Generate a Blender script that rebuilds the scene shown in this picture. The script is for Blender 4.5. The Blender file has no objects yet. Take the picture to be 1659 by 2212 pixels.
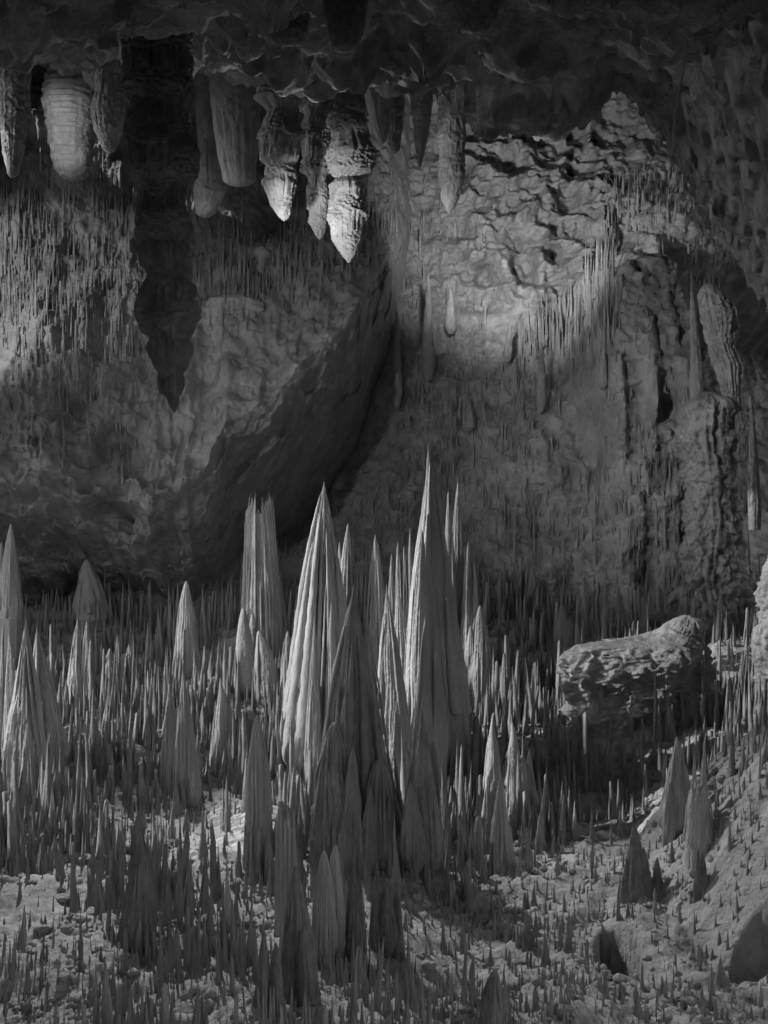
import bpy, math, random
import numpy as np
from mathutils import Vector

# ------------------------------------------------------------------ camera, sky, sun, exposure
scene = bpy.context.scene
C = scene.collection
TAN = 0.41421356            # half of a 45 degree vertical field of view
K = TAN / 1106.0            # metres per reference pixel and metre of distance (reference picture 1659 x 2212)
CX, CY = 829.5, 1106.0

cam_data = bpy.data.cameras.new('camera')
cam = bpy.data.objects.new('camera', cam_data)
C.objects.link(cam)
cam.location = (0, 0, 0)
cam.rotation_euler = (math.radians(90), 0, 0)
cam_data.sensor_fit = 'VERTICAL'
cam_data.angle = math.radians(45)
cam_data.clip_start = 0.1
cam_data.clip_end = 500
scene.camera = cam

SUN_EL, SUN_AZ = math.radians(24), math.radians(10)   # light travels to +x and a little to +y
sun_dir = Vector((math.cos(SUN_EL) * math.cos(SUN_AZ), math.cos(SUN_EL) * math.sin(SUN_AZ), -math.sin(SUN_EL)))
world = bpy.data.worlds.new('World')
scene.world = world
world.use_nodes = True
wn, wl = world.node_tree.nodes, world.node_tree.links
wn.clear()
sky = wn.new('ShaderNodeTexSky'); sky.sky_type = 'NISHITA'; sky.sun_disc = False
sky.sun_elevation = SUN_EL
sky.sun_rotation = math.atan2(-sun_dir.x, -sun_dir.y)
hs = wn.new('ShaderNodeHueSaturation'); hs.inputs['Saturation'].default_value = 0.0
bg = wn.new('ShaderNodeBackground'); bg.inputs['Strength'].default_value = 0.14
wo = wn.new('ShaderNodeOutputWorld')
wl.new(sky.outputs[0], hs.inputs['Color']); wl.new(hs.outputs[0], bg.inputs['Color']); wl.new(bg.outputs[0], wo.inputs['Surface'])

sd = bpy.data.lights.new('sun', 'SUN'); sd.energy = 2.5; sd.angle = math.radians(0.6); sd.color = (1, 1, 1)
sun = bpy.data.objects.new('sun', sd); C.objects.link(sun)
sun.rotation_euler = sun_dir.to_track_quat('-Z', 'Y').to_euler()

scene.cycles.use_denoising = True
scene.cycles.denoiser = 'OPENIMAGEDENOISE'
scene.cycles.denoising_input_passes = 'RGB_ALBEDO_NORMAL'
scene.cycles.denoising_prefilter = 'FAST'
scene.cycles.sample_clamp_indirect = 2.0
scene.view_settings.view_transform = 'Standard'
scene.view_settings.look = 'None'
scene.view_settings.exposure = 0.58
scene.view_settings.gamma = 1.0
scene.view_settings.use_curve_mapping = False

def P(px, row, D):
    return np.array([(px - CX) * K * D, D, (CY - row) * K * D])

def lamp(name, px, row, D, tpx, trow, tD, watts, cone, size=0.25, blend=0.6):
    """one of the cave's electric lamps, standing behind the rocks"""
    d = bpy.data.lights.new(name, 'SPOT'); d.energy = watts; d.spot_size = math.radians(cone); d.spot_blend = blend
    d.shadow_soft_size = size
    o = bpy.data.objects.new(name, d); C.objects.link(o)
    a, b = Vector(P(px, row, D)), Vector(P(tpx, trow, tD))
    o.location = a
    o.rotation_euler = (b - a).to_track_quat('-Z', 'Y').to_euler()
    return o

# cave lamps and one added fill
lamp('cave_or_fill_lamp', 470, 560, 20.5, 735, 410, 24.5, 750, 34, 0.15, 1.0)  # the hanging columns, from their left
lamp('cave_or_fill_lamp', 660, 660, 22.4, 755, 500, 24.0, 130, 40, 0.1, 1.0)   # the white tip
lamp('cave_or_fill_lamp', 985, 540, 32, 1160, 440, 40, 2300, 90, 0.25, 1.0)    # the cratered wall
lamp('cave_or_fill_lamp', -420, 400, 26, 20, 680, 34, 1500, 50)               # the left end of the ledge
lamp('cave_or_fill_lamp', 20, 230, 26, 165, 300, 31, 230, 36)                 # the banded column
lamp('cave_or_fill_lamp', 700, 560, 21, 1340, 760, 32, 1750, 60, 0.25, 1.0)    # the right-hand wall
lamp('cave_or_fill_lamp', 100, 260, 22, 560, 780, 33, 700, 54, 0.25, 1.0)      # the smooth part of the ledge
lamp('cave_or_fill_lamp', 460, 1010, 20.5, 430, 980, 36, 260, 76, 0.25, 1.0)       # fill added to lift the dark hollow under the ledge
lamp('cave_or_fill_lamp', 640, 420, 18, 780, 10, 10.5, 120, 110, 0.25, 1.0)       # the shelves of the ceiling, from behind
lamp('cave_or_fill_lamp', 1330, 1600, 20.5, 1225, 1810, 18.0, 70, 80, 0.12, 1.0)   # the pale patch right of the spires
lamp('cave_or_fill_lamp', 250, 330, 25, 760, 2050, 14.5, 5200, 62)            # the floor, from behind

# ------------------------------------------------------------------ noise
def _hash(ix, iy, iz, seed):
    h = (ix.astype(np.int64) * 374761393 + iy.astype(np.int64) * 668265263 + iz.astype(np.int64) * 2147483647 + seed * 1274126177) & 0xFFFFFFFF
    h = ((h ^ (h >> 13)) * 1274126177) & 0xFFFFFFFF
    h = ((h ^ (h >> 16)) * 2246822519) & 0xFFFFFFFF
    h = h ^ (h >> 13)
    return (h & 0xFFFFFF) / float(0xFFFFFF)

def vnoise(x, y, z, seed=0):
    x, y, z = np.broadcast_arrays(np.asarray(x, float), np.asarray(y, float), np.asarray(z, float))
    fx, fy, fz = np.floor(x), np.floor(y), np.floor(z)
    ux, uy, uz = x - fx, y - fy, z - fz
    ux = ux * ux * ux * (ux * (ux * 6 - 15) + 10); uy = uy * uy * uy * (uy * (uy * 6 - 15) + 10); uz = uz * uz * uz * (uz * (uz * 6 - 15) + 10)
    r = 0
    for a in (0, 1):
        wa = ux if a else 1 - ux
        for b in (0, 1):
            wb = uy if b else 1 - uy
            for c in (0, 1):
                wc = uz if c else 1 - uz
                r = r + _hash(fx + a, fy + b, fz + c, seed) * wa * wb * wc
    return r * 2 - 1

def fbm(x, y, z, octv=4, seed=0, gain=0.5):
    r, a, f = 0, 1.0, 1.0
    for i in range(octv):
        r = r + a * vnoise(x * f, y * f, z * f, seed + i * 17)
        a *= gain; f *= 2.03
    return r

def ridged(x, y, z, octv=3, seed=0):
    r, a, f = 0, 1.0, 1.0
    for i in range(octv):
        r = r + a * (1 - 2 * np.abs(vnoise(x * f, y * f, z * f, seed + i * 29)))
        a *= 0.5; f *= 2.07
    return r

def worley(x, y, z, seed=0):
    x, y, z = np.broadcast_arrays(np.asarray(x, float), np.asarray(y, float), np.asarray(z, float))
    fx, fy, fz = np.floor(x), np.floor(y), np.floor(z)
    best = np.full(x.shape, 9.0)
    for a in (-1, 0, 1):
        for b in (-1, 0, 1):
            for c in (-1, 0, 1):
                cx, cy, cz = fx + a, fy + b, fz + c
                d = (cx + _hash(cx, cy, cz, seed) - x) ** 2 + (cy + _hash(cx, cy, cz, seed + 7) - y) ** 2 + (cz + _hash(cx, cy, cz, seed + 13) - z) ** 2
                best = np.minimum(best, d)
    return np.sqrt(best)

def wcell(x, y, z, seed=0):
    """a random level per fractured block"""
    x, y, z = np.broadcast_arrays(np.asarray(x, float), np.asarray(y, float), np.asarray(z, float))
    fx, fy, fz = np.floor(x), np.floor(y), np.floor(z)
    best = np.full(x.shape, 9.0); val = np.zeros(x.shape)
    for a in (-1, 0, 1):
        for b in (-1, 0, 1):
            for c in (-1, 0, 1):
                cx, cy, cz = fx + a, fy + b, fz + c
                d = (cx + _hash(cx, cy, cz, seed) - x) ** 2 + (cy + _hash(cx, cy, cz, seed + 7) - y) ** 2 + (cz + _hash(cx, cy, cz, seed + 13) - z) ** 2
                m = d < best
                best = np.where(m, d, best); val = np.where(m, _hash(cx, cy, cz, seed + 23), val)
    return val - 0.5

def sstep(a, b, x):
    t = np.clip((x - a) / (b - a), 0, 1)
    return t * t * (3 - 2 * t)

def bump2(x, y, cx, cy, rx, ry):
    return np.exp(-((x - cx) / rx) ** 2 - ((y - cy) / ry) ** 2)

# ------------------------------------------------------------------ mesh helpers
def build_mesh(name, V, F, mat, smooth=True):
    V = np.ascontiguousarray(V, dtype=np.float32).reshape(-1, 3)
    F = np.ascontiguousarray(F, dtype=np.int32)
    k = F.shape[1]
    me = bpy.data.meshes.new(name)
    me.vertices.add(len(V)); me.vertices.foreach_set('co', V.ravel())
    me.loops.add(F.size); me.loops.foreach_set('vertex_index', F.ravel())
    me.polygons.add(len(F))
    me.polygons.foreach_set('loop_start', np.arange(0, F.size, k, dtype=np.int32))
    me.polygons.foreach_set('loop_total', np.full(len(F), k, dtype=np.int32))
    me.polygons.foreach_set('use_smooth', np.full(len(F), smooth, dtype=bool))
    me.update(calc_edges=True)
    me.materials.append(mat)
    return me

def grid_quads(nu, nv, wrap=False):
    """vertices laid out [v][u]"""
    u = np.arange(nu if wrap else nu - 1); v = np.arange(nv - 1)
    uu, vv = np.meshgrid(u, v)
    a = vv * nu + uu; b = vv * nu + (uu + 1) % nu
    return np.stack([a, b, b + nu, a + nu], -1).reshape(-1, 4)

def link(name, me, parent=None, loc=None):
    o = bpy.data.objects.new(name, me); C.objects.link(o)
    if parent is not None: o.parent = parent
    if loc is not None: o.location = loc
    return o

def tag(o, label, cat, group=None, kind=None):
    if label: o['label'] = label
    if cat: o['category'] = cat
    if group: o['group'] = group
    if kind: o['kind'] = kind
    return o

# ------------------------------------------------------------------ materials (all grey: the photograph is monochrome)
def rock_mat(name, lo, hi, scale=2.0, streak=0.0, bump=0.4, grain=30.0, rough=0.75, bump_d=0.03):
    m = bpy.data.materials.new(name); m.use_nodes = True
    n, l = m.node_tree.nodes, m.node_tree.links
    b = n['Principled BSDF']; b.inputs['Roughness'].default_value = rough
    if 'Specular IOR Level' in b.inputs: b.inputs['Specular IOR Level'].default_value = 0.35
    geo = n.new('ShaderNodeNewGeometry')
    mp = n.new('ShaderNodeMapping'); l.new(geo.outputs['Position'], mp.inputs['Vector'])
    mp.inputs['Scale'].default_value = (1, 1, 1 - 0.85 * streak)
    n1 = n.new('ShaderNodeTexNoise'); n1.inputs['Scale'].default_value = scale; n1.inputs['Detail'].default_value = 8; n1.inputs['Roughness'].default_value = 0.65
    l.new(mp.outputs[0], n1.inputs['Vector'])
    r = n.new('ShaderNodeValToRGB')
    r.color_ramp.elements[0].position = 0.32; r.color_ramp.elements[0].color = (lo, lo, lo, 1)
    r.color_ramp.elements[1].position = 0.68; r.color_ramp.elements[1].color = (hi, hi, hi, 1)
    l.new(n1.outputs['Fac'], r.inputs['Fac']); l.new(r.outputs['Color'], b.inputs['Base Color'])
    n2 = n.new('ShaderNodeTexNoise'); n2.inputs['Scale'].default_value = grain; n2.inputs['Detail'].default_value = 5; n2.inputs['Roughness'].default_value = 0.7
    l.new(mp.outputs[0], n2.inputs['Vector'])
    v = n.new('ShaderNodeTexVoronoi'); v.inputs['Scale'].default_value = grain * 0.6
    l.new(geo.outputs['Position'], v.inputs['Vector'])
    ad = n.new('ShaderNodeMath'); ad.operation = 'MULTIPLY_ADD'; ad.inputs[1].default_value = -0.5
    l.new(v.outputs['Distance'], ad.inputs[0]); l.new(n2.outputs['Fac'], ad.inputs[2])
    bp = n.new('ShaderNodeBump'); bp.inputs['Strength'].default_value = bump; bp.inputs['Distance'].default_value = bump_d
    l.new(ad.outputs[0], bp.inputs['Height']); l.new(bp.outputs[0], b.inputs['Normal'])
    return m

M_SPIRE = rock_mat('pale_dripstone', 0.27, 0.42, 3.0, 0.9, 0.5, 22, bump_d=0.03)
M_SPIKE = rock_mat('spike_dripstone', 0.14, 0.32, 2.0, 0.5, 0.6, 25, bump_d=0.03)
M_FLOOR = rock_mat('popcorn_rock', 0.26, 0.50, 2.5, 0.0, 0.9, 14, bump_d=0.06)
M_WALL = rock_mat('wall_rock', 0.18, 0.38, 1.2, 0.15, 0.9, 7, bump_d=0.12)
M_LEDGE = rock_mat('ledge_rock', 0.20, 0.38, 1.4, 0.1, 0.9, 7, bump_d=0.12)
M_CEIL = rock_mat('ceiling_rock', 0.14, 0.46, 1.6, 0.0, 1.0, 6, bump_d=0.16)
M_COLUMN = rock_mat('lumpy_dripstone', 0.22, 0.38, 4.0, 0.3, 0.7, 20, bump_d=0.04)
M_SHADECOL = rock_mat('shade_toned_dripstone', 0.12, 0.26, 4.0, 0.3, 0.7, 20, bump_d=0.04)  # same dripstone darkened: the shade on unlit formations is put into the colour
M_ROPE = rock_mat('pale_rope', 0.35, 0.45, 10, 0, 0.2, 60)

# ------------------------------------------------------------------ floor
_prof_y = np.array([0, 6, 9, 12, 16, 19, 23, 28, 33, 36, 40, 50.0])
_prof_z = np.array([-4.6, -4.9, -5.05, -5.2, -5.62, -5.5, -5.1, -4.13, -2.75, -1.9, -0.5, 1.0])
PITS = [(1345, 2090, 52, 60, 2.0), (1662, 2055, 72, 52, 1.3)]

def floor_base(x, y):
    z = np.interp(y, _prof_y, _prof_z)
    # mound at the right, rising to the cliff
    e = x - (3.75 + 0.05 * (y - 15) ** 2 * (y < 15) + 0.10 * np.abs(y - 17))
    z = z + 1.5 * np.clip(e, 0, 20) * np.exp(-((y - 16.0) / 5.5) ** 2)
    # gentle swells
    z = z + 0.5 * bump2(x, y, -6, 24, 4, 4) + 0.35 * bump2(x, y, -1.6, 13.5, 1.6, 2.0)
    z = z - 0.45 * bump2(x, y, 1.0, 15.2, 1.6, 1.6)
    return z

def floor_z(x, y):
    x = np.asarray(x, float); y = np.asarray(y, float)
    z = floor_base(x, y)
    z = z + 0.28 * fbm(x * 0.55, y * 0.55, 3.1, 3, 5)
    z = z + 0.10 * fbm(x * 2.2, y * 2.2, 1.7, 4, 9)
    z = z - 0.10 * np.clip(0.55 - worley(x * 1.1, y * 1.1, 0.5, 3), 0, 1)
    for (a, b, rx, ry, dep) in PIT_W:
        q = ((x - a) / rx) ** 2 + ((y - b) / ry) ** 2
        z = z - dep * (1 - sstep(0.55, 1.0, q))
    return z
PIT_W = []

def floor_hit(px, row, lo=7.0, hi=46.0):
    D = np.arange(lo, hi, 0.02)
    zr = (CY - row) * K * D
    zf = floor_z((px - CX) * K * D, D)
    w = np.where(zr <= zf)[0]
    return float(D[w[0]]) if len(w) else 33.0

_pw = []
for (px, row, rx, ry, dep) in PITS:
    D = floor_hit(px, row)
    _pw.append(((px - CX) * K * D, D + 0.15, rx * K * D, 0.95 if dep > 1.5 else 0.6, dep))
PIT_W = _pw

ny, nx = 620, 560
yy = 5.0 * (44.0 / 5.0) ** np.linspace(0, 1, ny)
uu = np.linspace(-1.05, 0.75, nx)
Yg, Ug = np.meshgrid(yy, uu, indexing='ij')
Xg = Ug * (Yg * 0.62 + 4)
Zg = floor_z(Xg, Yg) + 0.035 * fbm(Xg * 9, Yg * 9, 0.3, 3, 41) + 0.02 * ridged(Xg * 5, Yg * 5, 0, 2, 43)
fl = link('cave_floor', build_mesh('cave_floor', np.stack([Xg, Yg, Zg], -1), grid_quads(nx, ny), M_FLOOR))
fl['kind'] = 'structure'

# ------------------------------------------------------------------ back wall  y = W(x, z)
_wz = np.array([-7, -4, -2.75, -0.6, 2.2, 6.0, 9.5, 13.8, 20])
_wy = np.array([32.0, 32.6, 33.5, 36, 38, 39.5, 41, 43, 45])

def wall_y(x, z):
    y = np.interp(z, _wz, _wy)
    # shadowed hollow under the ledge
    y = y + 2.6 * sstep(-0.3, -2.2, x - 0.25 * (z - 2)) * sstep(8.5, 5.0, z) * sstep(-2.5, 0.5, z)
    y = y + 1.2 * sstep(-3, -9, x)
    # nearer towards the right
    y = y - 1.6 * sstep(2.0, 8.0, x) * sstep(10, 4, z) + 3.0 * sstep(10, 13, x)
    y = y - 0.9 * fbm(x * 0.22, z * 0.22, 2.2, 3, 61)
    crag = sstep(1.6, 3.0, x) * sstep(8.6, 7.4, x) * sstep(5.8, 7.2, z)
    w = worley(x * 0.85, z * 0.85, 0.4, 71)
    y = y + crag * (1.5 * np.clip(0.62 - w, 0, 1) * 1.6 - 0.3 * ridged(x * 0.9, z * 0.9, 1.1, 3, 77) - 0.24 * ridged(x * 2.3, z * 2.3, 2.1, 3, 78) + 0.5 * np.clip(0.6 - worley(x * 2.2, z * 2.2, 0.7, 79), 0, 1))
    face = sstep(5.5, 6.6, x + 0.15 * vnoise(z * 0.8, 0, 3, 65)) * sstep(8.85, 8.6, x) * sstep(8.0, 7.4, z + 0.5 * vnoise(x * 2.2, 0, 5, 66))
    y = y - 2.9 * face * sstep(-3.0, 3.5, z)
    y = y + 4.5 * sstep(8.7, 9.2, x) * sstep(1.5, 3.2, z) * sstep(9.2, 7.6, z) + 5 * sstep(9.8, 10.6, x) * sstep(8, 6.5, z)
    y = y - face * (0.30 * ridged(x * 1.3, z * 0.35, 6.0, 3, 67) + 0.35 * np.clip(0.6 - worley(x * 1.8, z * 1.8, 0.2, 68), 0, 1) * sstep(6.5, 4.0, z))
    # drapery and knobs
    y = y - (1 - 0.6 * crag) * 0.13 * ridged(x * 1.6, z * 0.3, 4.0, 3, 81)
    y = y + 0.30 * np.clip(0.6 - worley(x * 1.3, z * 1.6, 0.3, 83), 0, 1) - 0.22 * wcell(x * 1.1 + 0.3 * vnoise(x * 2, z * 2, 0, 86), z * 0.9, 0.5, 84) - 0.12 * wcell(x * 3.1, z * 2.8, 0.5, 85)
    y = y - 0.16 * fbm(x * 1.3, z * 1.1, 5.0, 4, 91)
    return y

nx, nz = 620, 520
xs = np.linspace(-22, 20, nx); zs = np.linspace(-6.5, 18, nz)
Z2, X2 = np.meshgrid(zs, xs, indexing='ij')
Y2 = wall_y(X2, Z2) - 0.09 * fbm(X2 * 4.2, Z2 * 4.2, 7.0, 3, 95)
wall = link('cave_wall', build_mesh('cave_wall', np.stack([X2, Y2, Z2], -1), grid_quads(nx, nz), M_WALL))
wall['kind'] = 'structure'

# ------------------------------------------------------------------ ledge of sloping rock, upper left
_le_p = np.array([-900, -300, 0, 120, 250, 390, 440, 490, 590, 680, 770, 830, 900.0])
_le_r = np.array([1000, 990, 1000, 965, 1010, 1050, 1010, 905, 860, 760, 660, 560, 470.0])
def ledge_pt(px, v):
    """v 0..1 up the slope; v<0 underside going back"""
    e = np.interp(px, _le_p, _le_r)
    e = e + 12 * fbm(px * 0.012, 0.5, 0.5, 4, 100)
    e = e + (20 * ridged(px * 0.02, 0.5, 4.5, 3, 99) + 10 * wcell(px * 0.03, 0.5, 0.5, 98)) * sstep(470, 380, px)
    De = np.interp(px, [-900, 0, 400, 760, 840, 900], [29, 29.5, 30.5, 34.2, 36.5, 43])
    vv = np.clip(v, 0, 1)
    row = e + (70 - e) * vv
    Dt = np.interp(px, [-900, 0, 780, 900], [38, 39, 40.7, 46])
    D = De + (Dt - De) * vv ** 0.85
    x = (px - CX) * K * D; z = (CY - row) * K * D; y = D.copy()
    back = np.clip(-v, 0, 1)
    y = y + 7.5 * back * (0.35 + 0.65 * back); z = z - 5.6 * back * (1 - 0.2 * back)
    rough = 1 - 0.70 * sstep(360, 480, px) * sstep(0.80, 0.45, v)
    rough = rough * np.where(v < 0, 0.75, 1.0)
    d = 0.55 * fbm(x * 0.45, y * 0.45, z * 0.45, 3, 101) * rough + rough * np.where(v < 0, 0.0, 0.22) * ridged(x * 1.7, y * 0.3, z * 0.3, 3, 103) + np.where(v < 0, 1.0, 0.0) * np.clip(back * 8, 0, 1) * (0.35 * ridged(x * 0.8, y * 0.8, z * 0.8, 3, 104) + 0.3 * wcell(x * 1.2, y * 1.2, z * 1.2, 105)) + 0.15 * fbm(x * 1.9, y * 1.9, z * 1.9, 4, 107) + 0.20 * rough * wcell(x * 0.9, y * 0.9, z * 0.9, 108)
    hol = np.clip(0.5 - worley(x * 0.55, y * 0.4, z * 0.6, 109), 0, 1) * sstep(0.25, 0.1, v) * sstep(420, 330, px)
    y = y - d + 2.4 * hol
    z = z + 0.35 * d
    return x, y, z
nu, nv = 620, 500
uu = np.linspace(-700, 900, nu); vv = np.concatenate([np.linspace(-1, 0, 150)[:-1], np.linspace(0, 1.12, nv - 149)])
Vv, Uu = np.meshgrid(vv, uu, indexing='ij')
lx, ly, lz = ledge_pt(Uu, Vv)
tag(link('rock_ledge', build_mesh('rock_ledge', np.stack([lx, ly, lz], -1), grid_quads(nu, nv), M_LEDGE)),
    'broad sloping grey rock ledge overhanging the dark hollow at upper left', 'rock ledge')

# ------------------------------------------------------------------ ceiling
def ceil_z(x, y):
    z = np.interp(y, [0, 8, 13, 18, 24, 36, 48], [2.9, 3.6, 4.83, 6.64, 8.8, 13.1, 17.4])
    q_ = x / np.maximum(y, 1)
    z = z - 0.050 * y * sstep(0.025, 0.06, q_) * sstep(16, 24, y) * (1 - 0.75 * np.exp(-((q_ - 0.193) / 0.022) ** 2))
    # the rock comes down at the right
    e = np.clip(x - (1.2 + 0.165 * y), 0, 20)
    z = z - 1.35 * e ** 1.25 * sstep(10, 14, y) * sstep(34, 24, y)
    z = z + 0.30
    s = 0.36 * fbm(x * 0.42, y * 0.42, 0.2, 4, 121) * (0.5 + y / 45)
    st = 0.42
    q = (z + s) / st
    fr = q - np.floor(q)
    ter = (np.floor(q) + sstep(0.30, 0.62, fr)) * st
    z = 0.25 * (z + s) + 0.75 * ter
    z = z - 0.34 * np.clip(0.6 - worley(x * 0.9, y * 0.7, 0.5, 127), 0, 1) * 1.6
    wx = x + 0.25 * fbm(x * 1.5, y * 1.5, 2.0, 3, 141); wy_ = y + 0.25 * fbm(x * 1.5, y * 1.5, 5.0, 3, 142)
    z = z + 0.42 * wcell(wx * 0.6, wy_ * 0.45, 0.5, 143) + 0.16 * wcell(wx * 1.9, wy_ * 1.5, 0.5, 144)
    z = z + 0.13 * fbm(x * 2.1, y * 1.7, 0.9, 4, 131) - 0.10 * ridged(x * 1.3, y * 1.3, 0.4, 3, 133)
    return z
nx, ny = 560, 560
yy = np.concatenate([np.linspace(-12, 3.8, 70), 4.0 * (48.0 / 4.0) ** np.linspace(0, 1, ny - 70)])
uu = np.linspace(-0.9, 1.1, nx)
Yg, Ug = np.meshgrid(yy, uu, indexing='ij')
Xg = Ug * (np.abs(Yg) * 0.36 + 2.5 + 3 * sstep(4, -4, Yg))
Zg = ceil_z(Xg, Yg) + 0.035 * fbm(Xg * 6, Yg * 6, 0.1, 3, 137)
ce = link('cave_ceiling', build_mesh('cave_ceiling', np.stack([Xg, Yg, Zg], -1), grid_quads(nx, ny)[:, ::-1], M_CEIL))
ce['kind'] = 'structure'

# unseen wall added left of the viewpoint to shade the foreground
nu, nv = 120, 120
Vv, Uu = np.meshgrid(np.linspace(-6, 9.0, nv), np.linspace(-2, 17.9, nu), indexing='ij')
sx = -8.2 + 0.9 * fbm(Uu * 0.4, Vv * 0.4, 0, 4, 141) - 0.18 * (Uu - 7).clip(0) - 0.012 * np.minimum(Vv, 4) ** 2
nw = link('cave_wall', build_mesh('shade_wall_near', np.stack([sx, Uu, Vv], -1), grid_quads(nu, nv), M_WALL))
nw['kind'] = 'structure'

Vv, Uu = np.meshgrid(np.linspace(-6, 12.5, nv), np.linspace(26.9, 46, nu), indexing='ij')  # second unseen wall, added to keep sun off the far floor and right wall
sx = -13.0 + 0.9 * fbm(Uu * 0.4, Vv * 0.4, 3, 4, 145) - 0.15 * (Uu - 30).clip(0)
nw = link('cave_wall', build_mesh('shade_wall_far', np.stack([sx, Uu, Vv + 0.8 * fbm(Uu * 0.5, 0, 0, 3, 147)], -1), grid_quads(nu, nv), M_WALL))
nw['kind'] = 'structure'

# ------------------------------------------------------------------ columns from a measured outline
def column_mesh(name, prof, D, mat, seed, depth=1.0, nth=128, nz=220, lump=0.10, lump_f=3.2, flute=0.06, flute_n=5.0, tiers=0.0, tier_n=6, rough=0.03, horiz=0.0, tilt=0.0, taper_bottom=True, ext0=False, low=0.0, knobby=0.0):
    """prof: (row, left px, right px) from top to bottom; returns mesh local to its top centre and that centre"""
    prof = np.array(prof, float)
    rows = np.linspace(prof[0, 0], prof[-1, 0], nz)
    L = np.interp(rows, prof[:, 0], prof[:, 1]); R = np.interp(rows, prof[:, 0], prof[:, 2])
    k = max(3, int(nz * 0.016)); ker = np.hanning(k + 2)[1:-1]; ker /= ker.sum()
    sm = lambda a: np.convolve(np.pad(a, (k // 2, k - 1 - k // 2), 'edge'), ker, 'valid')
    L, R = sm(L), sm(R)
    kk = int(nz * 0.22) | 1; kr = np.hanning(kk + 2)[1:-1]; kr /= kr.sum()
    wide = lambda a: np.convolve(np.pad(a, kk // 2, 'edge'), kr, 'valid')
    if knobby:
        L0, R0 = wide(L), wide(R); m_ = (sstep(0.0, 0.1, np.linspace(0, 1, nz)) * sstep(1, 0.9, np.linspace(0, 1, nz)))
        L = L + knobby * m_ * (L - L0); R = R + knobby * m_ * (R - R0)
    rad = (R - L) / 2 * K * D; cx = ((L + R) / 2 - CX) * K * D; zc = (CY - rows) * K * D
    s = np.linspace(0, 1, nz)
    end = np.sqrt(np.clip(1 - ((s - 0.965) / 0.035).clip(0, 1) ** 2, 0, 1)) if taper_bottom else np.ones(nz)
    if ext0: end = end * np.sqrt(np.clip(1 - ((0.05 - s) / 0.05).clip(0, 1) ** 2, 0, 1))
    th = np.linspace(0, 2 * math.pi, nth, endpoint=False)
    ct, stn = np.cos(th)[None], np.sin(th)[None]
    rr = rad[:, None] * np.ones_like(ct)
    rm = rad.max()
    X = cx[:, None] + rr * ct; Y = D + rr * stn * depth + tilt * (zc[0] - zc)[:, None]; Z = zc[:, None] + 0 * ct
    f = 1.0 / rm
    # tiers: drip collars with fluted skirts under them
    ph = s[:, None] * tier_n + 0.35 * vnoise(ct * 1.1, stn * 1.1, s[:, None] * 2, seed + 1)
    fr = ph - np.floor(ph)
    saw = (fr - 0.5) * sstep(1.0, 0.9, fr) * 2
    collar = tiers * 1.5 * saw
    fm = sstep(0.62, 0.42, fr + 0.25 * vnoise(ct * 1.5, stn * 1.5, s[:, None] * 6, seed + 2)) if tiers > 0 else 0.3 + 0.7 * sstep(-0.35, 0.25, vnoise(ct * 0.7, stn * 0.7, s[:, None] * tier_n * 0.9, seed + 2))
    fl_ = flute * 1.3 * ridged(ct * flute_n, stn * flute_n, s[:, None] * 2.2 + 0.3 * vnoise(ct * 3, stn * 3, s[:, None] * 9, seed + 4), 2, seed + 3) * fm
    lf = lump_f * f
    w_ = worley(X * lf, Y * lf, Z * lf * 1.5, seed + 5)
    knob = np.sqrt(np.clip(1 - (w_ / 0.7) ** 2, 0, 1)) - 0.5
    wr = ridged(ct * 1.2, stn * 1.2, Z * f * 3.2, 2, seed + 12)
    lu = (lump * knob + 0.35 * lump * wr) * (1.15 - fm) + 0.8 * lump * fbm(X * f * 1.3, Y * f * 1.3, Z * f * 1.3, 3, seed + 6)
    lu = lu + low * fbm(X * f * 0.9, Y * f * 0.9, Z * f * 0.9, 3, seed + 15) + low * 0.6 * wcell(X * f * 2.2, Y * f * 2.2, Z * f * 1.4, seed + 16)
    hz = horiz * ridged(ct * 0.6, stn * 0.6, s[:, None] * 26, 2, seed + 8)
    ro = rough * fbm(X * f * 5, Y * f * 5, Z * f * 5, 3, seed + 7)
    rr = rr * (1 + collar + fl_ + lu + hz + ro) * end[:, None]
    X = cx[:, None] + rr * ct; Y = D + rr * stn * depth + tilt * (zc[0] - zc)[:, None]
    org = np.array([cx[0], D, zc[0]])
    V = np.stack([X, Y, Z], -1).reshape(-1, 3) - org
    Fq = grid_quads(nth, nz, True)
    return build_mesh(name, V, Fq[:, ::-1], mat), org

def column(name, prof, D, label, cat='stalactite', group=None, mat=None, seed=1, ext=None, parent=None, **kw):
    if cat == 'stalactite': kw.setdefault('knobby', 0.9)
    if ext is not None:
        prof = [(prof[0][0] - ext, prof[0][1], prof[0][2])] + list(prof)
    me, org = column_mesh(name, prof, D, mat or M_COLUMN, seed, ext0=(ext is None), **kw)
    o = link(name, me, loc=org)
    return tag(o, label, cat, group)

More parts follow.
